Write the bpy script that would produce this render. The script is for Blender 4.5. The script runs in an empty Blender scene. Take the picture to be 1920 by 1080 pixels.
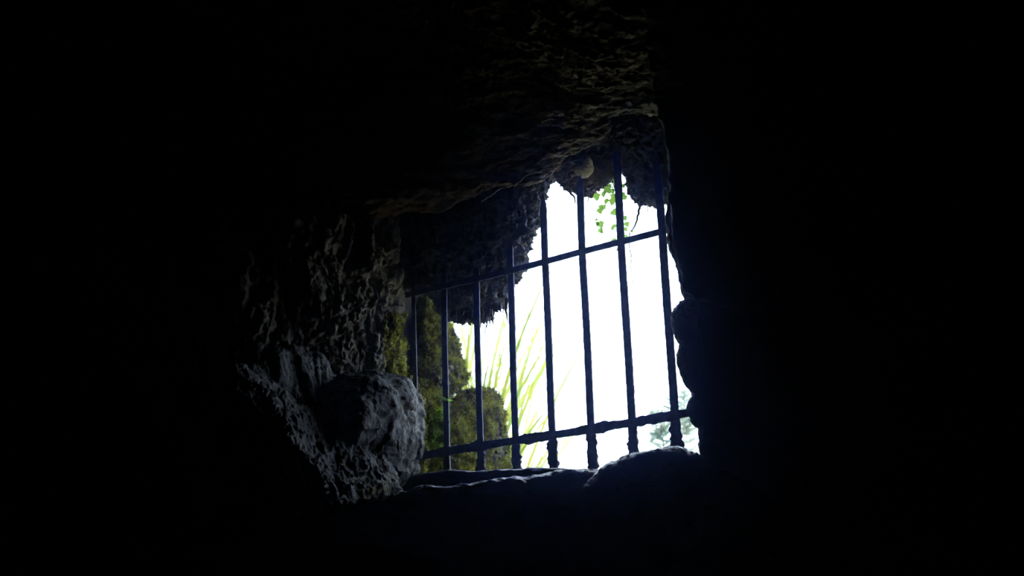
import bpy, math, random
import numpy as np
from mathutils import Vector, Matrix
random.seed(7); RNG = np.random.default_rng(11)
COL = bpy.context.scene.collection

# ------------------------------------------------------------------ camera
F = 2531.0
Xc = np.array([4060., -939., -2531.]); Xc /= np.linalg.norm(Xc)
Zc = np.array([-194., -7662., 2531.]); Zc -= Xc*Zc.dot(Xc); Zc /= np.linalg.norm(Zc)
Yc = np.cross(Zc, Xc)
RW = np.array([Xc, Yc, Zc])                      # world = RW @ (right, down, forward)
CAM = np.array([2.21556, -3.61392, -0.89451])
def cam2w(P): return CAM + np.asarray(P) @ RW.T
def at_depth(px, py, z): return cam2w([(px-960)/F*z, (py-540)/F*z, z])
def at_y(px, py, Y=0.0):
    d = RW @ np.array([(px-960)/F, (py-540)/F, 1.0])
    return CAM + (Y-CAM[1])/d[1]*d
def depth_of(p): return float((np.asarray(p)-CAM) @ RW[:, 2])
cd = bpy.data.cameras.new('camera'); co = bpy.data.objects.new('camera', cd); COL.objects.link(co)
cd.sensor_width = 36; cd.lens = F/1920*36; cd.clip_start = .01; cd.clip_end = 200
cd.dof.use_dof = True; cd.dof.focus_distance = 4.25; cd.dof.aperture_fstop = 2.8
M = Matrix.Identity(4)
for r in range(3):
    M[r][0] = RW[r, 0]; M[r][1] = -RW[r, 1]; M[r][2] = -RW[r, 2]; M[r][3] = CAM[r]
co.matrix_world = M
sc = bpy.context.scene; sc.camera = co

# ------------------------------------------------------------------ noise
def _h(ix, iy, iz, s):
    with np.errstate(over='ignore'):
        h = (ix.astype(np.uint32)*np.uint32(374761393) + iy.astype(np.uint32)*np.uint32(668265263)
             + iz.astype(np.uint32)*np.uint32(2147483647) + np.uint32(s*1274126177 & 0xffffffff))
        h = (h ^ (h >> np.uint32(13)))*np.uint32(1274126177)
        h = (h ^ (h >> np.uint32(16)))*np.uint32(2246822519)
        return h ^ (h >> np.uint32(15))
def vnoise(P, scale, seed=0):
    Q = P*scale + 1000.0; I = np.floor(Q).astype(np.int64); f = Q-I; w = f*f*f*(f*(f*6-15)+10)
    out = 0
    for a in (0, 1):
        for b in (0, 1):
            for c in (0, 1):
                h = _h(I[:, 0]+a, I[:, 1]+b, I[:, 2]+c, seed)
                gx = ((h & 1023)/511.5-1); gy = (((h >> 10) & 1023)/511.5-1); gz = (((h >> 20) & 1023)/511.5-1)
                g = gx*(f[:, 0]-a)+gy*(f[:, 1]-b)+gz*(f[:, 2]-c)
                out = out + g*(w[:, 0] if a else 1-w[:, 0])*(w[:, 1] if b else 1-w[:, 1])*(w[:, 2] if c else 1-w[:, 2])
    return out*1.3
def fbm(P, scale, octv=4, seed=0, gain=.5):
    o = 0; a = 1
    for i in range(octv): o = o + a*vnoise(P, scale, seed+i*17); scale *= 2.03; a *= gain
    return o
def ridged(P, scale, octv=4, seed=0, gain=.55):
    o = 0; a = 1
    for i in range(octv): o = o + a*(1-2*np.abs(vnoise(P, scale, seed+i*29))*1.6); scale *= 2.07; a *= gain
    return o-.6
def voro(P, scale, seed=0):
    Q = P*scale+1000.; I = np.floor(Q).astype(np.int64); f = Q-I
    f1 = np.full(len(P), 9.); f2 = np.full(len(P), 9.); cid = np.zeros(len(P))
    for a in (-1, 0, 1):
        for b in (-1, 0, 1):
            for c in (-1, 0, 1):
                h = _h(I[:, 0]+a, I[:, 1]+b, I[:, 2]+c, seed)
                d = np.sqrt((a+(h & 1023)/1023.-f[:, 0])**2+(b+((h >> 10) & 1023)/1023.-f[:, 1])**2+(c+((h >> 20) & 1023)/1023.-f[:, 2])**2)
                m = d < f1
                f2 = np.where(m, f1, np.minimum(f2, d)); f1 = np.where(m, d, f1); cid = np.where(m, (h % 977)/977., cid)
    return f1, f2, cid

# ------------------------------------------------------------------ mesh helpers
def link_mesh(name, V, Fc, mat, parent=None, attrs=None, smooth=True):
    me = bpy.data.meshes.new(name); V = np.asarray(V, dtype=np.float32)
    Fc = np.asarray(Fc)
    if Fc.ndim == 2:
        n, k = Fc.shape
        me.vertices.add(len(V)); me.vertices.foreach_set('co', V.ravel())
        me.loops.add(n*k); me.loops.foreach_set('vertex_index', Fc.astype(np.int32).ravel())
        me.polygons.add(n); me.polygons.foreach_set('loop_start', np.arange(0, n*k, k, dtype=np.int32))
        me.polygons.foreach_set('use_smooth', np.full(n, smooth)); me.update(calc_edges=True)
    else:
        me.from_pydata([tuple(v) for v in V], [], [tuple(q) for q in Fc]); me.polygons.foreach_set('use_smooth', np.full(len(Fc), smooth)); me.update()
    for k_, a in (attrs or {}).items():
        t = me.attributes.new(k_, 'FLOAT', 'POINT'); t.data.foreach_set('value', np.asarray(a, dtype=np.float32))
    me.validate(); me.materials.append(mat)
    o = bpy.data.objects.new(name, me); COL.objects.link(o)
    if parent: o.parent = parent
    return o
def tag(o, label=None, cat=None, group=None, kind=None):
    if label: o['label'] = label
    if cat: o['category'] = cat
    if group: o['group'] = group
    if kind: o['kind'] = kind
    return o
def recenter(o, base):
    """put the origin of a one-mesh thing at its own base"""
    b = Vector([float(c) for c in base]); o.data.transform(Matrix.Translation(-b)); o.location = b
    return o
def empty(name, loc=(0, 0, 0)):
    o = bpy.data.objects.new(name, None); COL.objects.link(o); o.location = Vector([float(c) for c in loc]); o.empty_display_size = .05
    return o

def surfnets(Fv, org, h):
    """naive surface nets on a regular grid -> verts, quads"""
    S = Fv < 0
    nx, ny, nz = Fv.shape
    c = np.zeros((nx-1, ny-1, nz-1), np.int8)
    acc = np.zeros((nx-1, ny-1, nz-1, 3), np.float32); cnt = np.zeros((nx-1, ny-1, nz-1), np.float32)
    def sl(a, b, d): return (slice(a, nx-1+a), slice(b, ny-1+b), slice(d, nz-1+d))
    for ax in range(3):
        o1, o2 = [i for i in range(3) if i != ax]
        for p in (0, 1):
            for q in (0, 1):
                k0 = [0, 0, 0]; k0[o1] = p; k0[o2] = q; k1 = list(k0); k1[ax] = 1
                a = Fv[sl(*k0)]; b = Fv[sl(*k1)]; m = (a < 0) != (b < 0)
                t = np.where(m, a/np.where(m, a-b, 1), 0)
                for e in range(3):
                    acc[..., e] += m*(t if e == ax else k0[e])
                cnt += m
    act = cnt > 0
    idx = -np.ones(act.shape, np.int64); idx[act] = np.arange(act.sum())
    I = np.argwhere(act)
    V = (I+acc[act]/cnt[act][:, None])*h+org
    quads = []
    for ax in range(3):
        o1, o2 = [(1, 2), (2, 0), (0, 1)][ax]
        s0 = [slice(1, -1)]*3; s0[ax] = slice(0, -1); s1 = list(s0); s1[ax] = slice(1, None)
        a = S[tuple(s0)]; b = S[tuple(s1)]
        for m, flip in ((a & ~b, False), (~a & b, True)):
            E = np.argwhere(m)
            if not len(E): continue
            off = np.array([1, 1, 1]); off[ax] = 0; E = E+off
            def g(d1, d2):
                K = E.copy(); K[:, o1] -= d1; K[:, o2] -= d2
                return idx[K[:, 0], K[:, 1], K[:, 2]]
            q = np.stack([g(0, 0), g(1, 0), g(1, 1), g(0, 1)], 1)
            quads.append(q[:, ::-1] if flip else q)
    return V, np.concatenate(quads)
def vnormals(V, Q):
    n = np.cross(V[Q[:, 2]]-V[Q[:, 0]], V[Q[:, 3]]-V[Q[:, 1]]); N = np.zeros_like(V)
    for k in range(4):
        for e in range(3): N[:, e] += np.bincount(Q[:, k], n[:, e], len(V))
    return N/np.maximum(np.linalg.norm(N, axis=1, keepdims=True), 1e-12)
def smooth_v(V, Q, it=2, lam=.5):
    a = np.concatenate([Q[:, 0], Q[:, 1], Q[:, 2], Q[:, 3]]); b = np.concatenate([Q[:, 1], Q[:, 2], Q[:, 3], Q[:, 0]])
    A = np.concatenate([a, b]); B = np.concatenate([b, a]); c = np.maximum(np.bincount(A, minlength=len(V)), 1)
    for _ in range(it):
        s = np.stack([np.bincount(A, V[B, e], len(V)) for e in range(3)], 1)/c[:, None]
        V = V+(s-V)*lam
    return V
def subdiv(V, Q):
    E = np.concatenate([Q[:, [0, 1]], Q[:, [1, 2]], Q[:, [2, 3]], Q[:, [3, 0]]]); E.sort(axis=1)
    key = E[:, 0]*len(V)+E[:, 1]; u, inv = np.unique(key, return_inverse=True)
    em = (V[u//len(V)]+V[u % len(V)])/2; fm = V[Q].mean(1); n = len(Q); nv = len(V)
    ei = nv+inv.reshape(4, n).T; fi = nv+len(u)+np.arange(n)
    W = np.concatenate([V, em, fm])
    q = np.concatenate([np.stack([Q[:, k], ei[:, k], fi, ei[:, (k+3) % 4]], 1) for k in range(4)])
    return W, q
def sd_poly(poly, U, Vv):
    d = np.full(U.shape, 1e9); ins = np.zeros(U.shape, bool); n = len(poly)
    for i in range(n):
        x1, y1 = poly[i]; x2, y2 = poly[(i+1) % n]; ex, ey = x2-x1, y2-y1
        t = np.clip(((U-x1)*ex+(Vv-y1)*ey)/(ex*ex+ey*ey+1e-12), 0, 1)
        d = np.minimum(d, (U-x1-t*ex)**2+(Vv-y1-t*ey)**2)
        cnd = ((y1 > Vv) != (y2 > Vv)) & (U < (x2-x1)*(Vv-y1)/(y2-y1+1e-15)+x1)
        ins ^= cnd
    return np.where(ins, 1, -1)*np.sqrt(d)        # positive inside
def tps(pts):
    """depth over the (u, v) plane through control points"""
    P = np.array([[(a-960)/F*z, (b-540)/F*z] for a, b, z in pts]); Z = np.array([z for _, _, z in pts]); n = len(P)
    if n == 1: return lambda u, v: np.full(np.shape(u), Z[0])
    if n < 4:
        A = np.column_stack([P, np.ones(n)]); c = np.linalg.lstsq(A, Z, rcond=None)[0]
        return lambda u, v: c[0]*u+c[1]*v+c[2]
    k = lambda r: np.where(r > 1e-9, r*r*np.log(np.maximum(r, 1e-9)), 0)
    K = k(np.linalg.norm(P[:, None]-P[None], axis=2))+np.eye(n)*1e-3
    A = np.block([[K, np.column_stack([P, np.ones(n)])], [np.column_stack([P, np.ones(n)]).T, np.zeros((3, 3))]])
    s = np.linalg.lstsq(A, np.concatenate([Z, [0, 0, 0]]), rcond=None)[0]
    def f(u, v):
        o = s[n]*u+s[n+1]*v+s[n+2]
        for i in range(n): o = o+s[i]*k(np.hypot(u-P[i, 0], v-P[i, 1]))
        return o
    return f

def rock(name, outline, dpts, mat, back=.3, front=.08, bevel=.08, h=.014, sub=1, disp=None, moss=None, parent=None, smooth=2, taper=.2):
    """A solid rock: its section (outline at real depth) swollen to the front and the back, then weathered by noise."""
    D = tps(dpts)
    # outline points carry the depth of the surface they sit on
    poly = []
    for px, py in outline:
        z = float(np.mean([q[2] for q in dpts]))
        for _ in range(12): z = z*.4+.6*float(np.clip(D(np.array((px-960)/F*z), np.array((py-540)/F*z)), 2.0, 8))
        poly.append(((px-960)/F*(z+front), (py-540)/F*(z+front)))
    poly = np.array(poly); pad = 3*h
    lo = poly.min(0)-pad; hi = poly.max(0)+pad
    us = np.arange(lo[0], hi[0]+h, h); vs = np.arange(lo[1], hi[1]+h, h)
    U, Vv = np.meshgrid(us, vs, indexing='ij'); d = sd_poly(poly, U, Vv); Dm = D(U, Vv)+front
    inn = d > -2*h
    w0 = Dm[inn].min()-front-pad; w1 = Dm[inn].max()+back+pad
    ws = np.arange(w0, w1+h, h)
    w = ws[None, None, :]-Dm[..., None]
    s = np.where(w < 0, -w/front, w/back); T = np.where(w < 0, front, back)
    s1 = np.minimum(s, 1)
    Fv = (bevel*(1-np.sqrt(1-s1*s1)) - np.minimum(d[..., None]-taper*np.maximum(w, 0), bevel) + np.maximum(s-1, 0)*T*1.0).astype(np.float32)
    Fv = np.where(s > 1, np.maximum(Fv, 1e-4+(s-1)*T), Fv)
    Fv[0] = Fv[-1] = 1; Fv[:, 0] = Fv[:, -1] = 1; Fv[..., 0] = Fv[..., -1] = 1
    V, Q = surfnets(Fv, np.array([us[0], vs[0], ws[0]]), h)
    V = smooth_v(V, Q, smooth); 
    V = cam2w(V)
    # RW has det +1 (right, down, forward) so winding survives
    for _ in range(sub): V, Q = subdiv(V, Q)
    for fn in (disp or []):
        N = vnormals(V, Q); V = V+N*fn(V, N)[:, None]
    N = vnormals(V, Q)
    at = {}
    if moss is not None: at['moss'] = moss(V, N)
    o = link_mesh(name, V, Q, mat, parent, at)
    o_data[name] = (V, N, at.get('moss'))
    return o
o_data = {}
def px_of(V):
    c = (V-CAM) @ RW
    return 960+c[:, 0]/c[:, 2]*F, 540+c[:, 1]/c[:, 2]*F, c[:, 2]
def facet(scale, amp, seed, stretch=(1, 1, 1)):
    """broken planes: every cell of the stone is a tilted flat of its own"""
    st = np.array(stretch)
    def f(V, N):
        P = V*st+.04*np.stack([vnoise(V, 6, seed+1), vnoise(V, 6, seed+2), vnoise(V, 6, seed+3)], 1)
        Q = P*scale+1000.; I = np.floor(Q).astype(np.int64); fr = Q-I; best = np.full(len(P), 9.); out = np.zeros(len(P)); sec = np.full(len(P), 9.)
        for a in (-1, 0, 1):
            for b in (-1, 0, 1):
                for c in (-1, 0, 1):
                    h = _h(I[:, 0]+a, I[:, 1]+b, I[:, 2]+c, seed); dx = fr[:, 0]-a-(h & 1023)/1023.; dy = fr[:, 1]-b-((h >> 10) & 1023)/1023.; dz = fr[:, 2]-c-((h >> 20) & 1023)/1023.
                    d = dx*dx+dy*dy+dz*dz; m = d < best; g = _h(I[:, 0]+a, I[:, 1]+b, I[:, 2]+c, seed+50)
                    val = ((g & 1023)/511.-1)*dx+(((g >> 10) & 1023)/511.-1)*dy+(((g >> 20) & 1023)/511.-1)*dz+((h % 977)/977.-.5)*.5
                    sec = np.where(m, best, np.minimum(sec, d)); best = np.where(m, d, best); out = np.where(m, val, out)
        e = np.clip((np.sqrt(sec)-np.sqrt(best))/.12, 0, 1)
        return amp*out*(e*.9+.1)
    return f
def weather(a=.03, b=.012, c=.004, s=4., seed=0, stretch=(1, 1, 1), ridge=True, crack=0.):
    st = np.array(stretch)
    def f1(V, N): return a*fbm(V*st, s, 3, seed)
    def f2(V, N): return b*((ridged(V*st, s*3.2, 3, seed+5)) if ridge else fbm(V*st, s*3.2, 3, seed+5))
    def f3(V, N):
        o = c*(fbm(V*st, s*14, 3, seed+9)*1.4)
        if crack:
            p = V*st+.05*np.stack([vnoise(V, 7, 3), vnoise(V, 7, 4), vnoise(V, 7, 5)], 1)
            x1, x2, cid = voro(p, s*1.7, seed+3); o = o+crack*((cid-.5)*1.2-np.exp(-((x2-x1)/.06)**2))
        return o
    return [f1, f2, f3]

# ------------------------------------------------------------------ materials
def new_mat(name):
    m = bpy.data.materials.new(name); m.use_nodes = True; nt = m.node_tree
    return m, nt, nt.nodes['Principled BSDF']
def rock_mat(name, c1, c2, c3=None, rough=(.35, .75), scale=6, bump=.5, wet=.5, moss=None, stretch=(1, 1, 1), bscale=60):
    m, nt, b = new_mat(name); L = nt.links.new; nn = nt.nodes.new
    g = nn('ShaderNodeNewGeometry'); mp = nn('ShaderNodeMapping'); mp.inputs['Scale'].default_value = stretch; L(g.outputs['Position'], mp.inputs['Vector'])
    n1 = nn('ShaderNodeTexNoise'); n1.inputs['Scale'].default_value = scale; n1.inputs['Detail'].default_value = 8; n1.inputs['Roughness'].default_value = .65; L(mp.outputs[0], n1.inputs['Vector'])
    r = nn('ShaderNodeValToRGB'); L(n1.outputs['Fac'], r.inputs[0]); e = r.color_ramp.elements
    e[0].position = .36; e[0].color = (*c1, 1); e[1].position = .62; e[1].color = (*c2, 1)
    if c3: k = e.new(.75); k.color = (*c3, 1)
    colr = r.outputs[0]
    n2 = nn('ShaderNodeTexNoise'); n2.inputs['Scale'].default_value = bscale; n2.inputs['Detail'].default_value = 6; n2.inputs['Roughness'].default_value = .7; L(mp.outputs[0], n2.inputs['Vector'])
    if moss:
        a = nn('ShaderNodeAttribute'); a.attribute_name = 'moss'
        n3 = nn('ShaderNodeTexNoise'); n3.inputs['Scale'].default_value = 22; n3.inputs['Detail'].default_value = 6; L(g.outputs['Position'], n3.inputs['Vector'])
        rm = nn('ShaderNodeValToRGB'); L(n3.outputs['Fac'], rm.inputs[0]); e = rm.color_ramp.elements
        e[0].position = .42; e[0].color = (*moss[0], 1); e[1].position = .62; e[1].color = (*moss[1], 1)
        ad = nn('ShaderNodeMath'); ad.operation = 'ADD'; L(a.outputs['Fac'], ad.inputs[0])
        ms = nn('ShaderNodeMath'); ms.operation = 'MULTIPLY_ADD'; ms.inputs[1].default_value = 1.6; ms.inputs[2].default_value = -.8; L(n2.outputs['Fac'], ms.inputs[0]); L(ms.outputs[0], ad.inputs[1])
        mr = nn('ShaderNodeMapRange'); mr.inputs[1].default_value = .4; mr.inputs[2].default_value = .65; L(ad.outputs[0], mr.inputs[0])
        mx = nn('ShaderNodeMix'); mx.data_type = 'RGBA'; L(mr.outputs[0], mx.inputs['Factor']); L(r.outputs[0], mx.inputs['A']); L(rm.outputs[0], mx.inputs['B'])
        colr = mx.outputs['Result']
    L(colr, b.inputs['Base Color'])
    rr = nn('ShaderNodeMapRange'); L(n1.outputs['Fac'], rr.inputs[0]); rr.inputs[1].default_value = .35; rr.inputs[2].default_value = .65; rr.inputs[3].default_value = rough[0]; rr.inputs[4].default_value = rough[1]
    if moss:
        mr2 = nn('ShaderNodeMath'); mr2.operation = 'MAXIMUM'; L(rr.outputs[0], mr2.inputs[0]); L(mr.outputs[0], mr2.inputs[1]); L(mr2.outputs[0], b.inputs['Roughness'])
    else: L(rr.outputs[0], b.inputs['Roughness'])
    b.inputs['Specular IOR Level'].default_value = wet
    bp = nn('ShaderNodeBump'); bp.inputs['Strength'].default_value = bump; bp.inputs['Distance'].default_value = .012; L(n2.outputs['Fac'], bp.inputs['Height']); L(bp.outputs[0], b.inputs['Normal'])
    return m
MOSSC = ((.028, .026, .007), (.34, .35, .055))
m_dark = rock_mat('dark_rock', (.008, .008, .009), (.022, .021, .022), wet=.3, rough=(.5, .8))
m_ceil = rock_mat('ceiling_rock', (.065, .048, .034), (.20, .145, .10), (.32, .14, .09), scale=5, stretch=(.4, 1, 2.4), wet=.3, rough=(.45, .8), bump=.8)
m_wall = rock_mat('wall_rock', (.07, .07, .066), (.25, .24, .225), (.32, .31, .29), scale=8, wet=.4, rough=(.45, .8), moss=MOSSC, bump=1, stretch=(1, 1, .5))
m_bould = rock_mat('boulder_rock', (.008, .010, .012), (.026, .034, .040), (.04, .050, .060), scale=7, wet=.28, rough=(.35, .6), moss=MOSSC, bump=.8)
m_hang = rock_mat('hanging_rock', (.03, .03, .03), (.14, .14, .13), (.2, .2, .19), scale=14, wet=.4, rough=(.4, .8), bump=.9, moss=MOSSC)
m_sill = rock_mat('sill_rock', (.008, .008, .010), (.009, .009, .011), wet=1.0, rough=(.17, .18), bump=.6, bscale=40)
m_mossr = rock_mat('mossy_rock', (.03, .026, .018), (.10, .085, .055), (.14, .13, .1), scale=12, wet=.5, rough=(.4, .8), moss=MOSSC, bump=.9)
m_pale = rock_mat('pale_stone', (.50, .44, .34), (.70, .62, .50), (.58, .50, .38), scale=18, wet=.2, rough=(.7, .9), bump=.15)
m_ground = rock_mat('meadow_ground', (.24, .23, .12), (.48, .42, .28), (.55, .48, .36), scale=1.5, wet=.2, rough=(.8, .95))

def leaf_mat(name, c, trans=.6, c2=None, nscale=9):
    m, nt, b = new_mat(name); L = nt.links.new; nn = nt.nodes.new
    g = nn('ShaderNodeNewGeometry'); n = nn('ShaderNodeTexNoise'); n.inputs['Scale'].default_value = nscale; n.inputs['Detail'].default_value = 4; L(g.outputs['Position'], n.inputs['Vector'])
    r = nn('ShaderNodeValToRGB'); L(n.outputs['Fac'], r.inputs[0]); c2 = c2 or tuple(x*.6 for x in c)
    r.color_ramp.elements[0].position = .4; r.color_ramp.elements[0].color = (*c2, 1); r.color_ramp.elements[1].position = .6; r.color_ramp.elements[1].color = (*c, 1)
    L(r.outputs[0], b.inputs['Base Color']); b.inputs['Roughness'].default_value = .55
    t = nn('ShaderNodeBsdfTranslucent'); L(r.outputs[0], t.inputs['Color']); mx = nn('ShaderNodeMixShader'); mx.inputs[0].default_value = trans
    L(b.outputs[0], mx.inputs[1]); L(t.outputs[0], mx.inputs[2]); L(mx.outputs[0], nt.nodes['Material Output'].inputs['Surface'])
    return m
m_ivy = leaf_mat('ivy_leaf', (.30, .52, .07), .6, (.13, .30, .05))
m_reed = leaf_mat('reed_leaf', (.50, .46, .09), .5, (.22, .34, .04))
m_reed2 = leaf_mat('reed_leaf_pale', (.55, .58, .20), .5, (.34, .46, .10))
m_fern = leaf_mat('twig_leaf', (.48, .55, .48), .4, (.34, .46, .40))
m_mossb = leaf_mat('moss_fibre', (.32, .33, .05), .35, (.05, .045, .010), 24)
m_mossg = leaf_mat('bright_moss_fibre', (.30, .50, .06), .4, (.16, .30, .03))
m_root = rock_mat('root_bark', (.10, .08, .05), (.3, .26, .2), scale=30, rough=(.6, .8), bump=.2)

def iron_mat():
    m, nt, b = new_mat('rusted_iron'); L = nt.links.new; nn = nt.nodes.new
    g = nn('ShaderNodeNewGeometry'); n = nn('ShaderNodeTexNoise'); n.inputs['Scale'].default_value = 45; n.inputs['Detail'].default_value = 7; L(g.outputs['Position'], n.inputs['Vector'])
    r = nn('ShaderNodeValToRGB'); L(n.outputs['Fac'], r.inputs[0]); e = r.color_ramp.elements
    e[0].position = .38; e[0].color = (.035, .035, .045, 1); e[1].position = .65; e[1].color = (.10, .10, .125, 1); L(r.outputs[0], b.inputs['Base Color'])
    b.inputs['Metallic'].default_value = .25; b.inputs['Roughness'].default_value = .55
    bp = nn('ShaderNodeBump'); bp.inputs['Strength'].default_value = .5; bp.inputs['Distance'].default_value = .004; L(n.outputs['Fac'], bp.inputs['Height']); L(bp.outputs[0], b.inputs['Normal'])
    return m
m_iron = iron_mat()

# ------------------------------------------------------------------ the setting
def slab(name, lo, hi, n, mat, seed, amp=.12, face=None):
    """a rough box of rock: gridded, weathered"""
    lo = np.array(lo, float); hi = np.array(hi, float); sz = hi-lo
    nn_ = np.maximum(2, np.ceil(sz/n)).astype(int); V = []; Q = []; key = {}
    def vid(i, j, k):
        if (i, j, k) not in key: key[(i, j, k)] = len(V); V.append(lo+sz*np.array([i, j, k])/nn_)
        return key[(i, j, k)]
    for ax in range(3):
        a, b = (ax+1) % 3, (ax+2) % 3
        for side in (0, nn_[ax]):
            for i in range(nn_[a]):
                for j in range(nn_[b]):
                    q = []
                    for di, dj in ((0, 0), (1, 0), (1, 1), (0, 1)):
                        c = [0, 0, 0]; c[ax] = side; c[a] = i+di; c[b] = j+dj; q.append(vid(*c))
                    Q.append(q if side else q[::-1])
    V = np.array(V); Q = np.array(Q)
    o = np.stack([fbm(V, 1.3, 4, seed+k) for k in range(3)], 1)
    V = V+o*amp
    ob = link_mesh(name, V, Q, mat); tag(ob, kind='structure'); return ob

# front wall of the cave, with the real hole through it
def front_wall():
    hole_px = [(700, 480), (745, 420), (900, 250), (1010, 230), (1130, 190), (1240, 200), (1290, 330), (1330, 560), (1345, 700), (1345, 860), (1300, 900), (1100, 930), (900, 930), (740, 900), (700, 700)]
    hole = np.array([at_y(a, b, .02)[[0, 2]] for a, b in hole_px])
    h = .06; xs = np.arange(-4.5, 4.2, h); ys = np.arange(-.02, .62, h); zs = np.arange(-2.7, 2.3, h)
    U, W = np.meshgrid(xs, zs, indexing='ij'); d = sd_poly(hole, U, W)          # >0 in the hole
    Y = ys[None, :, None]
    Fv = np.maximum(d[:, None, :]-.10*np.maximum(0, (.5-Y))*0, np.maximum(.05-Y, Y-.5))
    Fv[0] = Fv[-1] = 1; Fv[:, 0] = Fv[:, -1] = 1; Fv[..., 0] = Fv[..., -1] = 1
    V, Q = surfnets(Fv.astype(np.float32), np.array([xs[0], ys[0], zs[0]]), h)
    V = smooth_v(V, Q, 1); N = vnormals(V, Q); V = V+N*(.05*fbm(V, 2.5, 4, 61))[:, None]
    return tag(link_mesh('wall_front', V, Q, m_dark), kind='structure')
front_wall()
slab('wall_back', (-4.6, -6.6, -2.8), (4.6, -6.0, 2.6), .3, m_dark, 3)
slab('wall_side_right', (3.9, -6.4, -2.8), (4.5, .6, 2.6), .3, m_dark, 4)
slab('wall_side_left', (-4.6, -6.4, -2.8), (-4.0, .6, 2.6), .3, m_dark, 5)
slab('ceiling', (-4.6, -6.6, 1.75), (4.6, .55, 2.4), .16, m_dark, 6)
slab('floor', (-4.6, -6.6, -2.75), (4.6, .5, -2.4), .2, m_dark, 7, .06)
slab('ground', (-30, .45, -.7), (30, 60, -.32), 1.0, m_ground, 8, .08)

def nomoss(V, N): return np.zeros(len(V))

# right side wall: two overlapping shoulders of dark rock
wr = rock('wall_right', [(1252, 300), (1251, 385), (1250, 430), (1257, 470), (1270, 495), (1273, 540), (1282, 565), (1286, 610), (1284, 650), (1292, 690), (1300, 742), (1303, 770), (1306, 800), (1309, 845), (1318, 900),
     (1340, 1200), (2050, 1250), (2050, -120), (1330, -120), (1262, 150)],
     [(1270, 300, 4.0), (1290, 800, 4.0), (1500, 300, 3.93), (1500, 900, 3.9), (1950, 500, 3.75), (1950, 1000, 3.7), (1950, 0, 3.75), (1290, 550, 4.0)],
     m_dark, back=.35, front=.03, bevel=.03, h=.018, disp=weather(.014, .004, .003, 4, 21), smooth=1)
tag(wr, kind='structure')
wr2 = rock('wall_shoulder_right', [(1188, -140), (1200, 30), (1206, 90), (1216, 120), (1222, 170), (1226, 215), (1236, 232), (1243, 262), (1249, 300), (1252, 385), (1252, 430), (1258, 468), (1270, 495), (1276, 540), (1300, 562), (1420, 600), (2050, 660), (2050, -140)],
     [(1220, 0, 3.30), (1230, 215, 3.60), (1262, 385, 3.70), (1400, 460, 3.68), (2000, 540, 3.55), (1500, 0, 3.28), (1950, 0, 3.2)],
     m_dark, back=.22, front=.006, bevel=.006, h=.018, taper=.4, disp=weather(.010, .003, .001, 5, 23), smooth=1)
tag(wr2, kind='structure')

# the rock ceiling in front of the grate
CEIL = [(-150, -160), (1290, -160), (1290, 120), (1262, 215), (1234, 219), (1190, 223), (1150, 222), (1146, 240), (1132, 268), (1105, 282), (1084, 298), (1062, 312), (1042, 324), (1015, 336), (985, 345), (955, 352), (930, 350), (900, 362), (880, 376), (845, 386), (810, 392), (770, 396), (740, 402), (700, 412), (600, 420), (400, 430), (100, 440), (-150, 440)]
def strata(V, N):
    p = (V @ RW)*np.array([.38, 1.5, 1.1])+.10*np.stack([vnoise(V, 3, 91), vnoise(V, 3, 92), vnoise(V, 3, 93)], 1)
    return .012*ridged(p, 6.5, 5, 31, .6)
ce = rock('ceiling_overhang', CEIL,
     [(1050, 0, 3.68), (1180, 0, 3.52), (1200, 210, 4.1), (1150, 130, 3.84), (1040, 310, 4.38), (960, 345, 4.45), (850, 380, 4.5), (700, 405, 4.5), (900, 200, 4.35), (1000, 130, 4.12), (800, 60, 4.3), (600, 200, 4.6), (300, 100, 4.7), (300, 420, 4.6), (0, 200, 4.9), (1120, 240, 4.22)],
     m_ceil, back=.30, front=.05, bevel=.06, h=.016, disp=[lambda V, N: .035*fbm(V, 3, 3, 41), strata]+weather(.0, .005, .005, 6, 44, (.5, 1.2, 1.6))[1:])
tag(ce, kind='structure')

# left wall of the cave
def vein(V, N):
    p = V*np.array([1, 1, .5])+.06*np.stack([vnoise(V, 5, 95), vnoise(V, 5, 96), vnoise(V, 5, 97)], 1)
    return .020*ridged(p, 8.5, 5, 51, .62)
def wall_moss(V, N):
    x, y, z = px_of(V); m = np.clip((x-712)/14, 0, 1)*np.clip((y-575)/20, 0, 1)*.75 + .12*np.clip((y-600)/200, 0, 1)
    return m+.25*vnoise(V, 9, 5)
wl = rock('wall_left', [(-150, 380), (100, 400), (420, 380), (600, 400), (690, 396), (735, 398), (752, 412), (742, 450), (748, 500), (757, 540), (752, 566), (742, 590), (748, 640), (752, 700), (790, 740), (800, 1000), (600, 1150), (-150, 1150)],
     [(740, 450, 4.62), (740, 560, 4.62), (700, 520, 4.52), (660, 640, 4.5), (600, 480, 4.44), (560, 600, 4.40), (500, 420, 4.40), (480, 560, 4.34), (740, 690, 4.72), (420, 500, 4.36), (420, 800, 4.3), (300, 500, 4.45), (200, 1000, 4.2), (0, 600, 4.5), (700, 950, 4.4), (640, 420, 4.5)],
     m_wall, back=.35, front=.05, bevel=.05, h=.014, disp=[lambda V, N: .04*fbm(V, 3.5, 3, 55), vein]+weather(0, .006, .005, 8, 57, (1, 1, .6))[1:], moss=wall_moss)
tag(wl, kind='structure')

def thing_rock(name, label, cat, *a, group=None, **k):
    o = rock(name, *a, **k); tag(o, label, cat, group)
    V = o_data[name][0]; base = (V[:, 0].mean(), V[:, 1].mean(), V[:, 2].min()); recenter(o, base)
    return o
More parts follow.
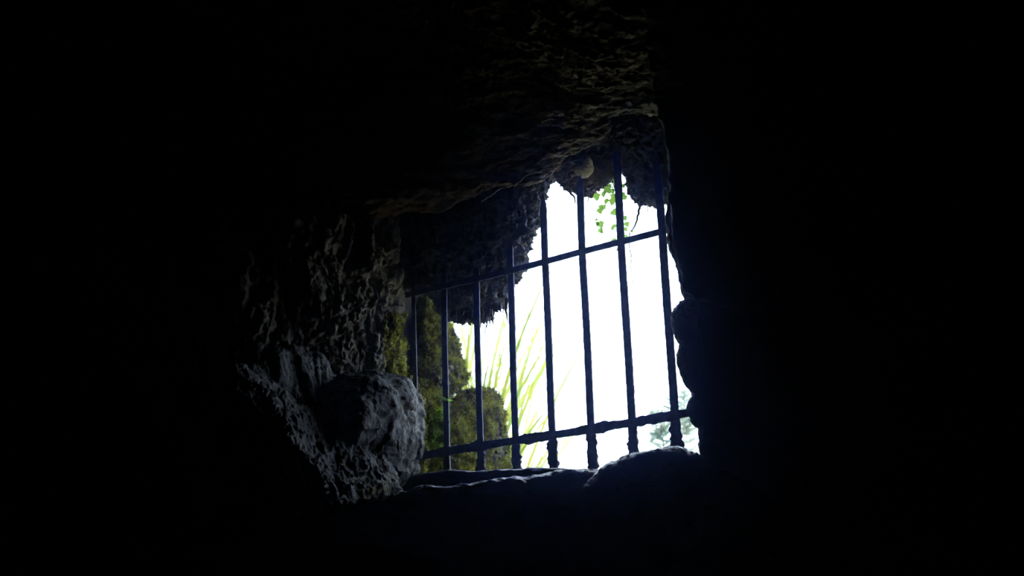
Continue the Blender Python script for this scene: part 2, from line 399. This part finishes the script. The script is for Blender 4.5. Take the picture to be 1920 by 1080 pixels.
# sill: a flat slab and a rounded boulder under the grate
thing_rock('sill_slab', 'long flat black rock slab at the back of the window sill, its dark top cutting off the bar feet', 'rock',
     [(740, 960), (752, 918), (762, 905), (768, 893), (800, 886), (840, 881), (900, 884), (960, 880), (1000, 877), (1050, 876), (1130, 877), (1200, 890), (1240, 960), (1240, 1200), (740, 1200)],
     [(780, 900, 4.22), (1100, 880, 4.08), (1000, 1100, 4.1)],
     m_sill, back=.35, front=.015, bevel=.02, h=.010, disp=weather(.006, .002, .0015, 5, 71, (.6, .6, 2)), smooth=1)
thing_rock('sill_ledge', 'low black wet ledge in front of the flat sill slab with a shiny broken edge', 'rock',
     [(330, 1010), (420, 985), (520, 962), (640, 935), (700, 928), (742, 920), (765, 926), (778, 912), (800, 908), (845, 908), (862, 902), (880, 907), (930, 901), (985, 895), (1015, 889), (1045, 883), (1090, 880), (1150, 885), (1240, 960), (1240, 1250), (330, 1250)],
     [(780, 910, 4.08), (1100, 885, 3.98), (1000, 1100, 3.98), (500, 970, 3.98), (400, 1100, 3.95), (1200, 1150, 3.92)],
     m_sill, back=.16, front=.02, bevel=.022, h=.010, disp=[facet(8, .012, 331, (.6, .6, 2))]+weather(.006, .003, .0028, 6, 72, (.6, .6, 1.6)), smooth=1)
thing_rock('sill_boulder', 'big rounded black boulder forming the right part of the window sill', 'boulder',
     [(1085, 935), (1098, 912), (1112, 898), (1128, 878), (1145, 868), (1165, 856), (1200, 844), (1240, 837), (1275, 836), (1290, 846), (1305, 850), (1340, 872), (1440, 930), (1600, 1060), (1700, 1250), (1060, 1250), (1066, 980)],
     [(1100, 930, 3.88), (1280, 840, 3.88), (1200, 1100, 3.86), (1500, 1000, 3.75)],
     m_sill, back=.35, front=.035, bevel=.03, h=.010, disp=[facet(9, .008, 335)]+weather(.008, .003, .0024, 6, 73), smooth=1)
# wall below the sill
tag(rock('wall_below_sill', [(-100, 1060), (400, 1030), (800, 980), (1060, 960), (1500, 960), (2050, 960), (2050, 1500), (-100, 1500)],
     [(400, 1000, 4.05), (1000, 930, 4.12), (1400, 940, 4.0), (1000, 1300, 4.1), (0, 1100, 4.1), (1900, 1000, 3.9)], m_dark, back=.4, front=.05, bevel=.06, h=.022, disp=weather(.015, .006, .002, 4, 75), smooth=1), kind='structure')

# boulders at the left
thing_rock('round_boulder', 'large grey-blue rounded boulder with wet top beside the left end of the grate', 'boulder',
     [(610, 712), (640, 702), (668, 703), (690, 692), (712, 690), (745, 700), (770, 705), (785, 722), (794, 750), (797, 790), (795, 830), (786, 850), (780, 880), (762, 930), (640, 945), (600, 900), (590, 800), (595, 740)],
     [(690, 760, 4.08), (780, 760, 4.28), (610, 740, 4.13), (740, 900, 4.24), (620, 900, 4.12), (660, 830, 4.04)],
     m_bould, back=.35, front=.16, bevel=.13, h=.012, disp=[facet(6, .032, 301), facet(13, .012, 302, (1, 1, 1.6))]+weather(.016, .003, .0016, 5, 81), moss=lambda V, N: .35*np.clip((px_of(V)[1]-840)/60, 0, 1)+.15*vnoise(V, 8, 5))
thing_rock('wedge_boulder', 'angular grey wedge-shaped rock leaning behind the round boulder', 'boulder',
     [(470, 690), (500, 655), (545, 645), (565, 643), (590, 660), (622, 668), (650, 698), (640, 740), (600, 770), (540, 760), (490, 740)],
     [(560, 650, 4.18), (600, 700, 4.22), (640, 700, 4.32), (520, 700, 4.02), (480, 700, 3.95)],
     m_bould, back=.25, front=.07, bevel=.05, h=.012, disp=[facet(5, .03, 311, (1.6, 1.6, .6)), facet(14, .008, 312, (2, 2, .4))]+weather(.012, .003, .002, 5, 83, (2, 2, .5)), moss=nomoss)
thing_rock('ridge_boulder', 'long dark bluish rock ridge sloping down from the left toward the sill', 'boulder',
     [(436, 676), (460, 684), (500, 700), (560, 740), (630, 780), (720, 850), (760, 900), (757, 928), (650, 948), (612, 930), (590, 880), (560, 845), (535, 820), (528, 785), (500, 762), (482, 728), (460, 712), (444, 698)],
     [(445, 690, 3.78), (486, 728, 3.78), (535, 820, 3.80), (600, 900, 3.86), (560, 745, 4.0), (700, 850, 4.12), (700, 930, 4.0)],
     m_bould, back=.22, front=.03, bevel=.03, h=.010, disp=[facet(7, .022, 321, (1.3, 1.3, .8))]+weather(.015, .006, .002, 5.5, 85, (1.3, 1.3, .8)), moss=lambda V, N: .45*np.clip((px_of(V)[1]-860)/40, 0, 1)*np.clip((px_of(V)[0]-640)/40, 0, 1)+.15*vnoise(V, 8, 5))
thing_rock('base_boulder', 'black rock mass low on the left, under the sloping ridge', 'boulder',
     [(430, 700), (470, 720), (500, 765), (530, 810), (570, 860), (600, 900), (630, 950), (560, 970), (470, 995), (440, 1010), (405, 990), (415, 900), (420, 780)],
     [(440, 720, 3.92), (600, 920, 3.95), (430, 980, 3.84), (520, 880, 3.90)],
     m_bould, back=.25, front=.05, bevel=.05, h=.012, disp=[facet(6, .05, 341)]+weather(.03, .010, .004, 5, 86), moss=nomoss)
# mossy rocks beyond the grate
mossy = lambda amt: (lambda V, N: amt+.55*fbm(V, 5, 3, 6)+.15*N[:, 2])
pil = thing_rock('moss_pillar', 'tall upright mossy rock standing behind the leftmost bars', 'rock',
     [(800, 548), (815, 556), (828, 585), (840, 610), (856, 640), (868, 690), (862, 720), (845, 745), (840, 800), (838, 880), (740, 900), (762, 760), (782, 700), (784, 640), (788, 580)],
     [(800, 600, 5.05), (850, 690, 5.05), (770, 700, 4.85), (800, 820, 4.85)],
     m_mossr, back=.3, front=.12, bevel=.10, h=.012, disp=weather(.035, .018, .012, 6, 87, (1.2, 1.2, .9)), moss=mossy(.62))
mb = thing_rock('moss_boulder', 'rounded mossy boulder outside, right of the upright mossy rock', 'boulder',
     [(838, 765), (850, 752), (865, 738), (890, 731), (915, 734), (930, 748), (942, 780), (950, 820), (952, 880), (940, 920), (830, 930), (830, 800)],
     [(880, 740, 4.95), (940, 820, 5.0), (860, 860, 4.75)],
     m_mossr, back=.3, front=.13, bevel=.12, h=.012, disp=weather(.025, .012, .011, 6, 89), moss=mossy(.62))
mb2 = thing_rock('moss_mound', 'green mossy mound low between the round grey boulder and the bars', 'rock',
     [(780, 705), (800, 712), (822, 735), (845, 760), (870, 790), (885, 830), (890, 930), (760, 930), (770, 800)],
     [(800, 730, 4.85), (850, 840, 4.72), (790, 880, 4.66)],
     m_mossr, back=.25, front=.09, bevel=.09, h=.012, disp=weather(.02, .012, .011, 7, 90), moss=mossy(.85))
# hanging rocks
hr = thing_rock('hanging_rock', 'large dark crumbly rock hanging behind the upper left bars', 'rock',
     [(750, 380), (860, 340), (1045, 300), (1042, 335), (1030, 345), (1020, 370), (1016, 405), (1004, 440), (985, 480), (968, 515), (960, 540), (948, 566), (935, 580), (920, 598), (905, 600), (880, 592), (860, 590), (835, 590), (815, 560), (790, 545), (755, 560), (745, 480)],
     [(1020, 350, 4.75), (950, 540, 4.75), (900, 590, 4.82), (880, 450, 4.62), (960, 420, 4.55), (790, 480, 4.75), (850, 380, 4.7), (840, 560, 4.85)],
     m_hang, back=.38, front=.09, bevel=.10, h=.012, disp=weather(.035, .014, .009, 7, 93), moss=lambda V, N: .12+.3*vnoise(V, 6, 8))
hc = thing_rock('root_clump_rock', 'brown earthy overhang tangled with roots at the top of the opening', 'rock',
     [(1030, 300), (1043, 330), (1052, 338), (1060, 350), (1075, 360), (1088, 366), (1100, 366), (1115, 362), (1125, 352), (1140, 345), (1152, 330), (1165, 325), (1200, 270), (1180, 200), (1080, 250)],
     [(1060, 340, 4.64), (1150, 340, 4.62), (1120, 280, 4.44)],
     m_ceil, back=.25, front=.07, bevel=.05, h=.012, disp=weather(.015, .016, .007, 8, 97))
hb = thing_rock('hanging_block', 'blocky dark rock hanging behind the two rightmost bars', 'rock',
     [(1150, 214), (1262, 214), (1262, 385), (1235, 388), (1222, 386), (1205, 384), (1192, 378), (1182, 362), (1174, 345), (1166, 322), (1160, 300), (1148, 280)],
     [(1180, 300, 4.45), (1240, 370, 4.42), (1230, 250, 4.3), (1160, 240, 4.35)],
     m_hang, back=.30, front=.06, bevel=.07, h=.012, disp=weather(.012, .008, .004, 7, 99), moss=nomoss)
# stones in the right jamb
for nm, lb, ol, dz, sd in (
    ('jamb_stone', 'small dark pointed stone jutting from the right side at mid height', [(1290, 552), (1276, 566), (1263, 582), (1257, 600), (1261, 622), (1272, 642), (1290, 655), (1310, 640), (1320, 560)], 3.98, 101),
    ('jamb_stone_middle', 'dark stone with a slanting underside just below the pointed one at the right side', [(1275, 640), (1270, 660), (1268, 683), (1273, 702), (1288, 728), (1301, 743), (1330, 735), (1330, 640)], 4.0, 103),
    ('jamb_stone_low', 'lowest round dark stone at the right side, where the lower crossbar ends', [(1300, 742), (1290, 752), (1286, 770), (1294, 786), (1304, 800), (1330, 800), (1330, 745)], 3.98, 105)):
    o = thing_rock(nm, lb, 'stone', ol, [(ol[0][0], ol[0][1], dz)], m_dark, back=.10, front=.05, bevel=.035, h=.008, disp=weather(.006, .003, .001, 9, sd), smooth=2)
    o.name = 'jamb_stone'
# pale stone set in the root clump
thing_rock('pale_stone', 'pale cream smooth stone set in the overhang above the sixth bar', 'stone',
     [(1103, 291), (1110, 298), (1114, 312), (1112, 325), (1100, 334), (1092, 335), (1080, 328), (1073, 318), (1082, 311), (1092, 308), (1095, 300)], [(1103, 292, 4.40), (1095, 334, 4.50), (1075, 318, 4.47)], m_pale, back=.06, front=.025, bevel=.02, h=.005, disp=weather(.003, .001, .0005, 20, 107), smooth=2)

# ------------------------------------------------------------------ moss fibres
def blades(base, nrm, ln, wd, jit=.7):
    n = len(base); t = RNG.normal(size=(n, 3)); d = nrm+jit*t*.6; d[:, 2] += .15; d /= np.linalg.norm(d, axis=1, keepdims=True)
    s = np.cross(d, RNG.normal(size=(n, 3))); s /= np.maximum(np.linalg.norm(s, axis=1, keepdims=True), 1e-9)
    l = (ln*RNG.uniform(.5, 1.3, n))[:, None]; a = base-nrm*.002
    V = np.stack([a-s*wd/2, a+s*wd/2, a+d*l], 1).reshape(-1, 3); return V, np.arange(3*n).reshape(-1, 3)
def moss_fuzz(rk, src, n, ln=.016, wd=.0035, mat=None, sel=None, label=None, name='moss', thr=.5):
    V, N, m = o_data[src]
    x, y, z = px_of(V); facing = ((CAM-V)*N).sum(1) > -.4
    w = (m > thr) & facing
    if sel is not None: w &= sel(x, y)
    idx = np.nonzero(w)[0]
    if not len(idx): return
    idx = RNG.choice(idx, n)
    B = V[idx]+RNG.normal(size=(n, 3))*.004
    bv, bf = blades(B, N[idx], ln, wd)
    o = link_mesh(name, bv, bf, mat or m_mossb, None, smooth=False)
    o.data.transform(Matrix.Translation(-rk.location)); o.parent = rk
    if label: o['label'] = label
moss_fuzz(pil, 'moss_pillar', 42000)
moss_fuzz(mb, 'moss_boulder', 30000)
moss_fuzz(mb2, 'moss_mound', 34000)
moss_fuzz(mb2, 'moss_mound', 9000, .014, .004, m_mossg, lambda x, y: (x > 795) & (x < 842) & (y > 770) & (y < 845), 'bright green fresh moss', 'bright_moss', -9)
moss_fuzz(wl, 'wall_left', 16000, .010, .003, None, lambda x, y: (x > 705) & (y > 560), None, 'moss', .42)

# ------------------------------------------------------------------ the iron grate
gr = empty('iron_grate', (0, 0, -.1)); tag(gr, 'rusty iron window grate of eight pointed bars and two crossbars set in the cave opening', 'grate')
def bar_mesh(P, half, seed, thin=.28, crust=None):
    """square-section bar along the points P (world), slightly rounded, rusted"""
    P = np.array(P); n = len(P); V = []; T = P[-1]-P[0]; T /= np.linalg.norm(T)
    a = np.array([0, 1., 0]); b = np.cross(T, a); b /= np.linalg.norm(b); a = np.cross(b, T)
    ang = np.radians([36, 54, 126, 144, 216, 234, 306, 324])
    cs = np.stack([np.cos(ang), np.sin(ang)], 1); cs = cs/np.abs(cs).max(1, keepdims=True); cs[:, 1] *= thin
    for i, p in enumerate(P):
        k = half[i]
        ring = p+(cs[:, :1]*b+cs[:, 1:]*a)*k
        V.append(ring)
    V = np.array(V)
    rad = V-P[:, None, :]; nn_ = V.reshape(-1, 3)
    nz = .10*fbm(nn_, 60, 2, seed)+.05
    if crust is not None: nz = nz+np.repeat(crust, 8)*(1.3*np.abs(fbm(nn_, 40, 3, seed+4))+.12)
    V = (P[:, None, :]+rad*(1+nz.reshape(n, 8, 1))).reshape(-1, 3)
    Fq = [[i*8+j, i*8+(j+1) % 8, (i+1)*8+(j+1) % 8, (i+1)*8+j] for i in range(n-1) for j in range(8)]
    Fq = [q for q in Fq]+[list(range(8))[::-1], [(n-1)*8+j for j in range(8)]]
    return V, Fq
def part(name, V, Fq, parent, mat, label=None):
    V = np.asarray(V)-np.array(parent.location)
    me = bpy.data.meshes.new(name); me.from_pydata([tuple(v) for v in V], [], [tuple(int(i) for i in q) for q in Fq]); me.materials.append(mat)
    me.polygons.foreach_set('use_smooth', [name not in ('vertical_bar', 'crossbar')]*len(me.polygons)); me.update()
    o = bpy.data.objects.new(name, me); COL.objects.link(o); o.parent = parent
    if label: o['label'] = label
    return o
tops = [(775, 475), (833, 430), (893, 388), (955, 398), (1019, 362), (1087, 326), (1154, 255), (1224, 225)]
bots = [(781, 900), (838, 885), (902, 885), (969, 885), (1039, 882), (1113, 885), (1190, 870), (1270, 850)]
mids = [(776, 552), (833, 541), (893, 526), (957, 510), (1022, 490), (1092, 474), (1165, 456), (1242, 436)]
for i in range(8):
    t = at_y(*tops[i]); b = at_y(*bots[i]); m = at_y(*mids[i])
    zs = np.concatenate([np.arange(b[2], t[2]-.05, .008), np.linspace(t[2]-.05, t[2], 8)])
    xs = np.interp(zs, [b[2], m[2], t[2]], [b[0], m[0], t[0]])
    half = np.full(len(zs), .0104+.0003*i if i else .0088)
    if i == 0: half = half*.9
    tipL = .055; k = np.clip((t[2]-zs)/tipL, 0, 1); half = half*(.12+.88*k)
    cr = np.clip((.01-zs)/.03, 0, 1)*(1.0 if i > 1 else .5)
    V, Fq = bar_mesh(np.stack([xs, 0*xs+.002*np.sin(zs*9+i), zs], 1), half, 200+i, crust=cr)
    part('vertical_bar', V, Fq, gr, m_iron)
def cross(pts, seed, w, crust=0):
    P = np.array([at_y(*p) for p in pts]); X = np.arange(P[0, 0], P[-1, 0], .010); Z = np.interp(X, P[:, 0], P[:, 2])
    cr = np.clip(.5+2.5*vnoise(np.stack([X*9, X*0, X*0+seed], 1), 1, seed), 0, 1)*crust
    V, Fq = bar_mesh(np.stack([X, 0*X-.014, Z], 1), np.full(len(X), w), seed, crust=cr); part('crossbar', V, Fq, gr, m_iron)
cross([(735, 562), (775, 553), (957, 511), (1092, 475), (1242, 437), (1262, 432)], 230, .0098)
cross([(790, 858), (838, 848), (968, 828), (1110, 807), (1268, 780), (1305, 774)], 240, .0112, .9)

# ------------------------------------------------------------------ tubes: roots, vines
def tube(P, r, seg=5):
    P = np.array(P, float); n = len(P); r = np.broadcast_to(r, (n,)); V = []
    for i in range(n):
        T = P[min(i+1, n-1)]-P[max(i-1, 0)]; T /= np.linalg.norm(T)+1e-9
        a = np.cross(T, [0.3, .9, .2]); a /= np.linalg.norm(a); b = np.cross(T, a)
        for k in range(seg): V.append(P[i]+r[i]*(math.cos(2*math.pi*k/seg)*a+math.sin(2*math.pi*k/seg)*b))
    Fq = [[i*seg+k, i*seg+(k+1) % seg, (i+1)*seg+(k+1) % seg, (i+1)*seg+k] for i in range(n-1) for k in range(seg)]
    return np.array(V), Fq
def wiggle(pts, z, amp=.004, n=14, seed=1):
    P = np.array([at_depth(p[0], p[1], p[2] if len(p) > 2 else z) for p in pts]); s = np.linspace(0, len(P)-1, n*(len(P)-1)+1)
    Q = np.stack([np.interp(s, range(len(P)), P[:, k]) for k in range(3)], 1)
    w = np.stack([vnoise(Q, 25, seed+k) for k in range(3)], 1)*amp*2+np.stack([vnoise(Q, 70, seed+k+7) for k in range(3)], 1)*amp
    return Q+w
def root_thing(name, label, strands, group=None, mat=None, cat='root'):
    AV = []; AF = []; k = 0
    for pts, z, r0, r1, sd in strands:
        P = wiggle(pts, z, seed=sd); V, Fq = tube(P, np.linspace(r0, r1, len(P))); AV.append(V); AF += [[i+k for i in q] for q in Fq]; k += len(V)
    V = np.concatenate(AV); b = V[0].copy(); e = empty(name, b)
    bpy.data.objects.remove(e)
    o = link_mesh(name, V-b, np.array(AF), mat or m_root); o.location = Vector([float(c) for c in b]); tag(o, label, cat, group); return o
root_thing('hanging_root', 'dark thin root hanging from the blocky rock between the last two bars', [([(1200, 382), (1199, 400), (1190, 422), (1181, 435)], 4.55, .005, .002, 1), ([(1181, 435), (1180, 460), (1184, 520), (1186, 580)], 4.55, .002, .0008, 2)])
root_thing('hanging_root', 'short thin root dangling left of the last bar', [([(1215, 384), (1216, 400), (1217, 418)], 4.5, .0016, .0006, 3)])
root_thing('hanging_root', 'dark pointed root hanging just left of the sixth bar tip', [([(1068, 350), (1078, 368), (1081, 386)], 4.6, .006, .001, 5)])
root_thing('hanging_root', 'short root hanging just right of the sixth bar tip', [([(1102, 362), (1104, 372), (1103, 381)], 4.6, .003, .001, 6)])
root_thing('surface_root', 'pale root running along the lower lip of the rock ceiling', [
    ([(905, 376, 4.40), (925, 362, 4.36), (945, 352, 4.34), (975, 344, 4.32), (1010, 336, 4.30), (1035, 326, 4.29)], 4.3, .0025, .002, 8), ])
root_thing('surface_root', 'pale root on the rock ceiling just above the longer root, ending near the pale stone', [([(962, 350, 4.3), (985, 330, 4.26), (1020, 318, 4.27), (1060, 305, 4.27), (1090, 300, 4.25)], 4.3, .002, .0015, 9)])
root_thing('surface_root', 'thin pale root beside the top of the last bar', [([(1225, 262), (1227, 284), (1238, 294), (1245, 303)], 3.95, .0016, .001, 11)])
root_thing('root_tangle', 'tangle of fine dry roots on the earthy overhang beside the ivy', [
    ([(1100+random.uniform(-5, 50), 278+random.uniform(0, 60)), (1110+random.uniform(-5, 45), 300+random.uniform(0, 50)), (1115+random.uniform(-10, 45), 315+random.uniform(0, 55))], 4.50+random.uniform(0, .06), .0012, .0006, 30+q) for q in range(34)], cat='roots')['kind'] = 'stuff'
# ragged roots and drips under the hanging rock
dr = []
for q in range(26):
    x0 = random.uniform(846, 950); y0 = 588-(max(0, x0-925)*.9); L_ = random.choice([6, 8, 12, 18, 26]) * (1.4 if x0 > 890 else .8)
    dr.append(([(x0, y0-8), (x0+random.uniform(-3, 3), y0+L_*.5), (x0+random.uniform(-4, 4), y0+L_)], 4.82+random.uniform(-.05, .1), random.uniform(.002, .008), .0008, 60+q))
root_thing('root_fringe', 'ragged fringe of dark roots hanging under the crumbly rock', dr, mat=m_dark, cat='roots')['kind'] = 'stuff'

# ------------------------------------------------------------------ ivy
def ivy_leaf(c, size, nrm, up):
    side = np.cross(up, nrm); side /= np.linalg.norm(side); pts = []
    prof = [(0, -.55), (.30, -.62), (.55, -.35), (.85, -.10), (.52, .15), (.42, .42), (0, .85)]
    L_ = prof+[(-a, b) for a, b in prof[-2:0:-1]]
    V = [c+nrm*size*.10]+[c+side*a*size+up*(-b)*size+nrm*(-abs(a)*size*.25) for a, b in L_]
    return V, [[0, i+1, (i+1) % len(L_)+1] for i in range(len(L_))]
iv = empty('ivy_vine', at_depth(1140, 290, 4.6)); tag(iv, 'green ivy vine trailing down between the sixth and seventh bars', 'ivy')
Zl = [(700, 370, .8), (690, 395, .8), (712, 430, 1.1), (700, 445, .9), (715, 480, 1.6), (735, 492, 1.2), (690, 500, 1), (690, 600, 1.8), (660, 630, 1.4), (725, 610, 1.2), (610, 650, 1.7), (735, 650, 1.5), (810, 655, 1.5), (800, 630, 1.2), (680, 682, 1.3), (725, 685, 1.5),
      (650, 730, 1.5), (635, 752, 1.3), (665, 722, 1.1), (735, 765, 1.4), (750, 755, 1.2), (815, 805, 1.1), (830, 850, 1.2), (640, 850, 1.5), (620, 848, 1), (735, 865, 1.3), (725, 880, .9), (820, 887, 1), (640, 895, 1.2), (650, 906, .8), (820, 940, 1), (765, 940, .8), (740, 968, 1.1), (728, 978, .8), (768, 1035, .9), (610, 817, .7), (700, 985, .6), (805, 572, .9), (745, 570, 1.0), (870, 905, .5), (700, 570, 1.0), (730, 540, .9)]
AV = []; AF = []; k = 0; lp = []
for zx, zy, s in Zl:
    px = 960+zx/3.858; py = 200+zy/3.858; s *= 1.4; c = at_depth(px, py, 4.62+random.uniform(-.04, .10)); lp.append((px, py, c))
    nrm = (CAM-c); nrm /= np.linalg.norm(nrm); nrm = nrm+RNG.normal(size=3)*.35+np.array([0, 0, .25]); nrm /= np.linalg.norm(nrm)
    up = np.array([RNG.normal()*.35, RNG.normal()*.2, 1.]); up -= nrm*up.dot(nrm); up /= np.linalg.norm(up)
    V, Fq = ivy_leaf(c, .0088*s, nrm, up); AV += V; AF += [[i+k for i in q] for q in Fq]; k += len(V)
part('foliage', AV, AF, iv, m_ivy)
AV = []; AF = []; k = 0
for pts in ([(1148, 290), (1143, 325), (1136, 355), (1128, 385), (1126, 420), (1126, 435)], [(1150, 300), (1150, 350), (1150, 400), (1150, 430), (1158, 470)], [(1152, 340), (1168, 370), (1173, 410), (1175, 445)]):
    P = wiggle(pts, 4.64, .003, 10, 3); V, Fq = tube(P, .0009, 4); AV.append(V); AF += [[i+k for i in q] for q in Fq]; k += len(V)
part('stem', np.concatenate(AV), AF, iv, m_ivy)

# small seedling on the mossy rock
def strap(c0, d, L_, w, droop, n=7, side=None):
    """a bent grass blade"""
    V = []; p = np.array(c0, float); d = np.array(d, float); d /= np.linalg.norm(d)
    sd = np.cross(d, [0, 0, 1.]) if side is None else side; sd = sd/(np.linalg.norm(sd)+1e-9)
    for i in range(n):
        t = i/(n-1); ww = w*(1-t)**.7*min(1, .5+2*t); V += [p-sd*ww/2, p+sd*ww/2]
        d = d+np.array([0, 0, -droop/n]); d /= np.linalg.norm(d); p = p+d*L_/(n-1)
    return V, [[2*i, 2*i+1, 2*i+3, 2*i+2] for i in range(n-1)]
def clump(name, label, base, n, L_, w, spread, lean, mat, group, cat, droop=.9, parts=('leaf_blades',)):
    e = empty(name, base); tag(e, label, cat, group); AV = []; AF = []; k = 0
    for q in range(n):
        a = random.uniform(0, 2*math.pi); d = np.array([math.cos(a)*spread*random.uniform(.2, 1), math.sin(a)*spread*random.uniform(.2, 1), 1.0])+np.array(lean)
        c0 = np.array(base)+np.array([math.cos(a), math.sin(a), 0])*random.uniform(0, .08)
        sd = RNG.normal(size=3)
        V, Fq = strap(c0, d, L_*random.uniform(.55, 1.1), w*random.uniform(.6, 1.2), droop*random.uniform(.5, 1.6), 9, sd-0); AV += V; AF += [[i+k for i in q_] for q_ in Fq]; k += len(V)
    part(parts[0], AV, AF, e, mat)
    return e
# reeds beyond the opening, seen between bars two and five
GZ = -.30
spots = [(835, 6.3, 1.75), (870, 6.9, 1.95), (895, 6.2, 1.7), (925, 6.9, 1.6), (945, 6.4, 1.0), (985, 7.3, 1.05), (825, 7.5, 2.1), (860, 6.0, 1.6)]
for i, (px, z, L_) in enumerate(spots):
    p = at_depth(px, 900, z); 
    clump('reed_clump', 'yellow-green sunlit reed clump beyond the mossy boulder', (p[0], p[1], GZ), 46 if px < 930 else 34, L_, .034, .30, (-.03, 0, 0), m_reed if i % 3 else m_reed2, 'sunlit reeds outside the opening', 'reeds', 1.3)
# right side plants
for i, (px, z, L_, lb) in enumerate([(1188, 5.9, .72, 'pale green grass tuft showing above the sill boulder'), (1225, 6.4, .8, 'pale green grass tuft beside the last bar foot')]):
    p = at_depth(px, 850, z); clump('grass_tuft', lb, (p[0], p[1], GZ), 40, p[2]-GZ+.06, .008, .16, (0, 0, 0), m_fern, None, 'grass', .3)
def frond_plant(label, px, z, tips, name='leafy_shrub'):
    p = at_depth(px, 860, z); e = empty(name, (p[0], p[1], GZ)); tag(e, label, 'shrub')
    SV = []; SF = []; ks = 0; AV = []; AF = []; k = 0
    for tx, ty in tips:
        P = np.array([[p[0], p[1], GZ], at_depth((px+tx)/2, (ty+860)/2+6, z), at_depth(tx, ty, z)]); s = np.linspace(0, 2, 20)
        Q = np.stack([np.interp(s, range(3), P[:, j]) for j in range(3)], 1); Q[:, 2] += .05*np.sin(s*math.pi/2)
        V, Fq = tube(Q, .003, 4); SV.append(V); SF += [[i+ks for i in q] for q in Fq]; ks += len(V)
        for j in range(7, 20):
            for sg in (-1, 1):
                T = Q[min(j+1, 19)]-Q[j-1]; T /= np.linalg.norm(T)+1e-9; vw = Q[j]-CAM; vw /= np.linalg.norm(vw)
                sd = np.cross(T, vw)*sg+T*.6+RNG.normal(size=3)*.2
                V, Fq = strap(Q[j], sd, .09*(1.15-(j-7)/13), .014, .4, 5, np.cross(sd, vw)); AV += V; AF += [[i+k for i in q] for q in Fq]; k += len(V)
    part('stem', np.concatenate(SV), SF, e, m_fern); part('foliage', AV, AF, e, m_fern)
frond_plant('pale feathery shrub outside behind the foot of the last bar', 1262, 6.0, [(1222, 772), (1240, 800), (1262, 742), (1225, 815)])
frond_plant('feathery shrub outside right of the last bar', 1290, 6.2, [(1282, 735), (1296, 770), (1275, 770), (1288, 800)])
# seedling
sp = empty('seedling', at_depth(838, 752, 4.58)); tag(sp, 'small bright green seedling on the mossy rock beside the second bar', 'plant')
AV = []; AF = []; k = 0
for (a, b), (c, d) in (((838, 752), (822, 736)), ((838, 752), (848, 745)), ((838, 752), (834, 742))):
    p0 = at_depth(a, b, 4.58); p1 = at_depth(c, d, 4.54); V, Fq = strap(p0, p1-p0, np.linalg.norm(p1-p0)*1.25, .014, .5, 6, np.cross(p1-p0, p0-CAM)); AV += V; AF += [[i+k for i in q] for q in Fq]; k += len(V)
part('leaves', AV, AF, sp, m_ivy)

# ------------------------------------------------------------------ light
w = bpy.data.worlds.new('sky'); sc.world = w; w.use_nodes = True; bg = w.node_tree.nodes['Background']
bg.inputs[0].default_value = (.68, .81, 1.0, 1); bg.inputs[1].default_value = 5.6
sd_ = bpy.data.lights.new('sun', 'SUN'); so = bpy.data.objects.new('sun', sd_); COL.objects.link(so)
sd_.energy = 8; sd_.angle = math.radians(.6); sd_.color = (1, .95, .86)
so.rotation_euler = Vector((-.25, -1, 2.4)).to_track_quat('Z', 'Y').to_euler(); so.location = (0, 0, 8)
sc.view_settings.view_transform = 'Standard'; sc.view_settings.look = 'None'; sc.view_settings.gamma = 1; sc.view_settings.use_curve_mapping = False
sc.view_settings.exposure = 0.0

# added scattering volume before the opening, imitating the bluish camera glare
def glare_volume():
    m = bpy.data.materials.new('glare_scatter'); m.use_nodes = True; nt = m.node_tree; nt.nodes.clear()
    out = nt.nodes.new('ShaderNodeOutputMaterial'); v = nt.nodes.new('ShaderNodeVolumeScatter'); v.inputs['Color'].default_value = (.3, .42, 1, 1)
    v.inputs['Density'].default_value = GLARE_DENSITY; v.inputs['Anisotropy'].default_value = .9; nt.links.new(v.outputs[0], out.inputs['Volume'])
    lo = (-1.5, -1.3, -.9); hi = (1.6, .0, 1.6)
    V = [(x, y, z) for x in (lo[0], hi[0]) for y in (lo[1], hi[1]) for z in (lo[2], hi[2])]
    Fq = [(0, 1, 3, 2), (4, 6, 7, 5), (0, 4, 5, 1), (2, 3, 7, 6), (0, 2, 6, 4), (1, 5, 7, 3)]
    o = link_mesh('glare_volume', V, np.array(Fq), m, smooth=False); tag(o, 'added bluish scattering volume before the grate, standing in for camera glare', 'glare_volume', kind='stuff')
GLARE_DENSITY = .018
glare_volume()
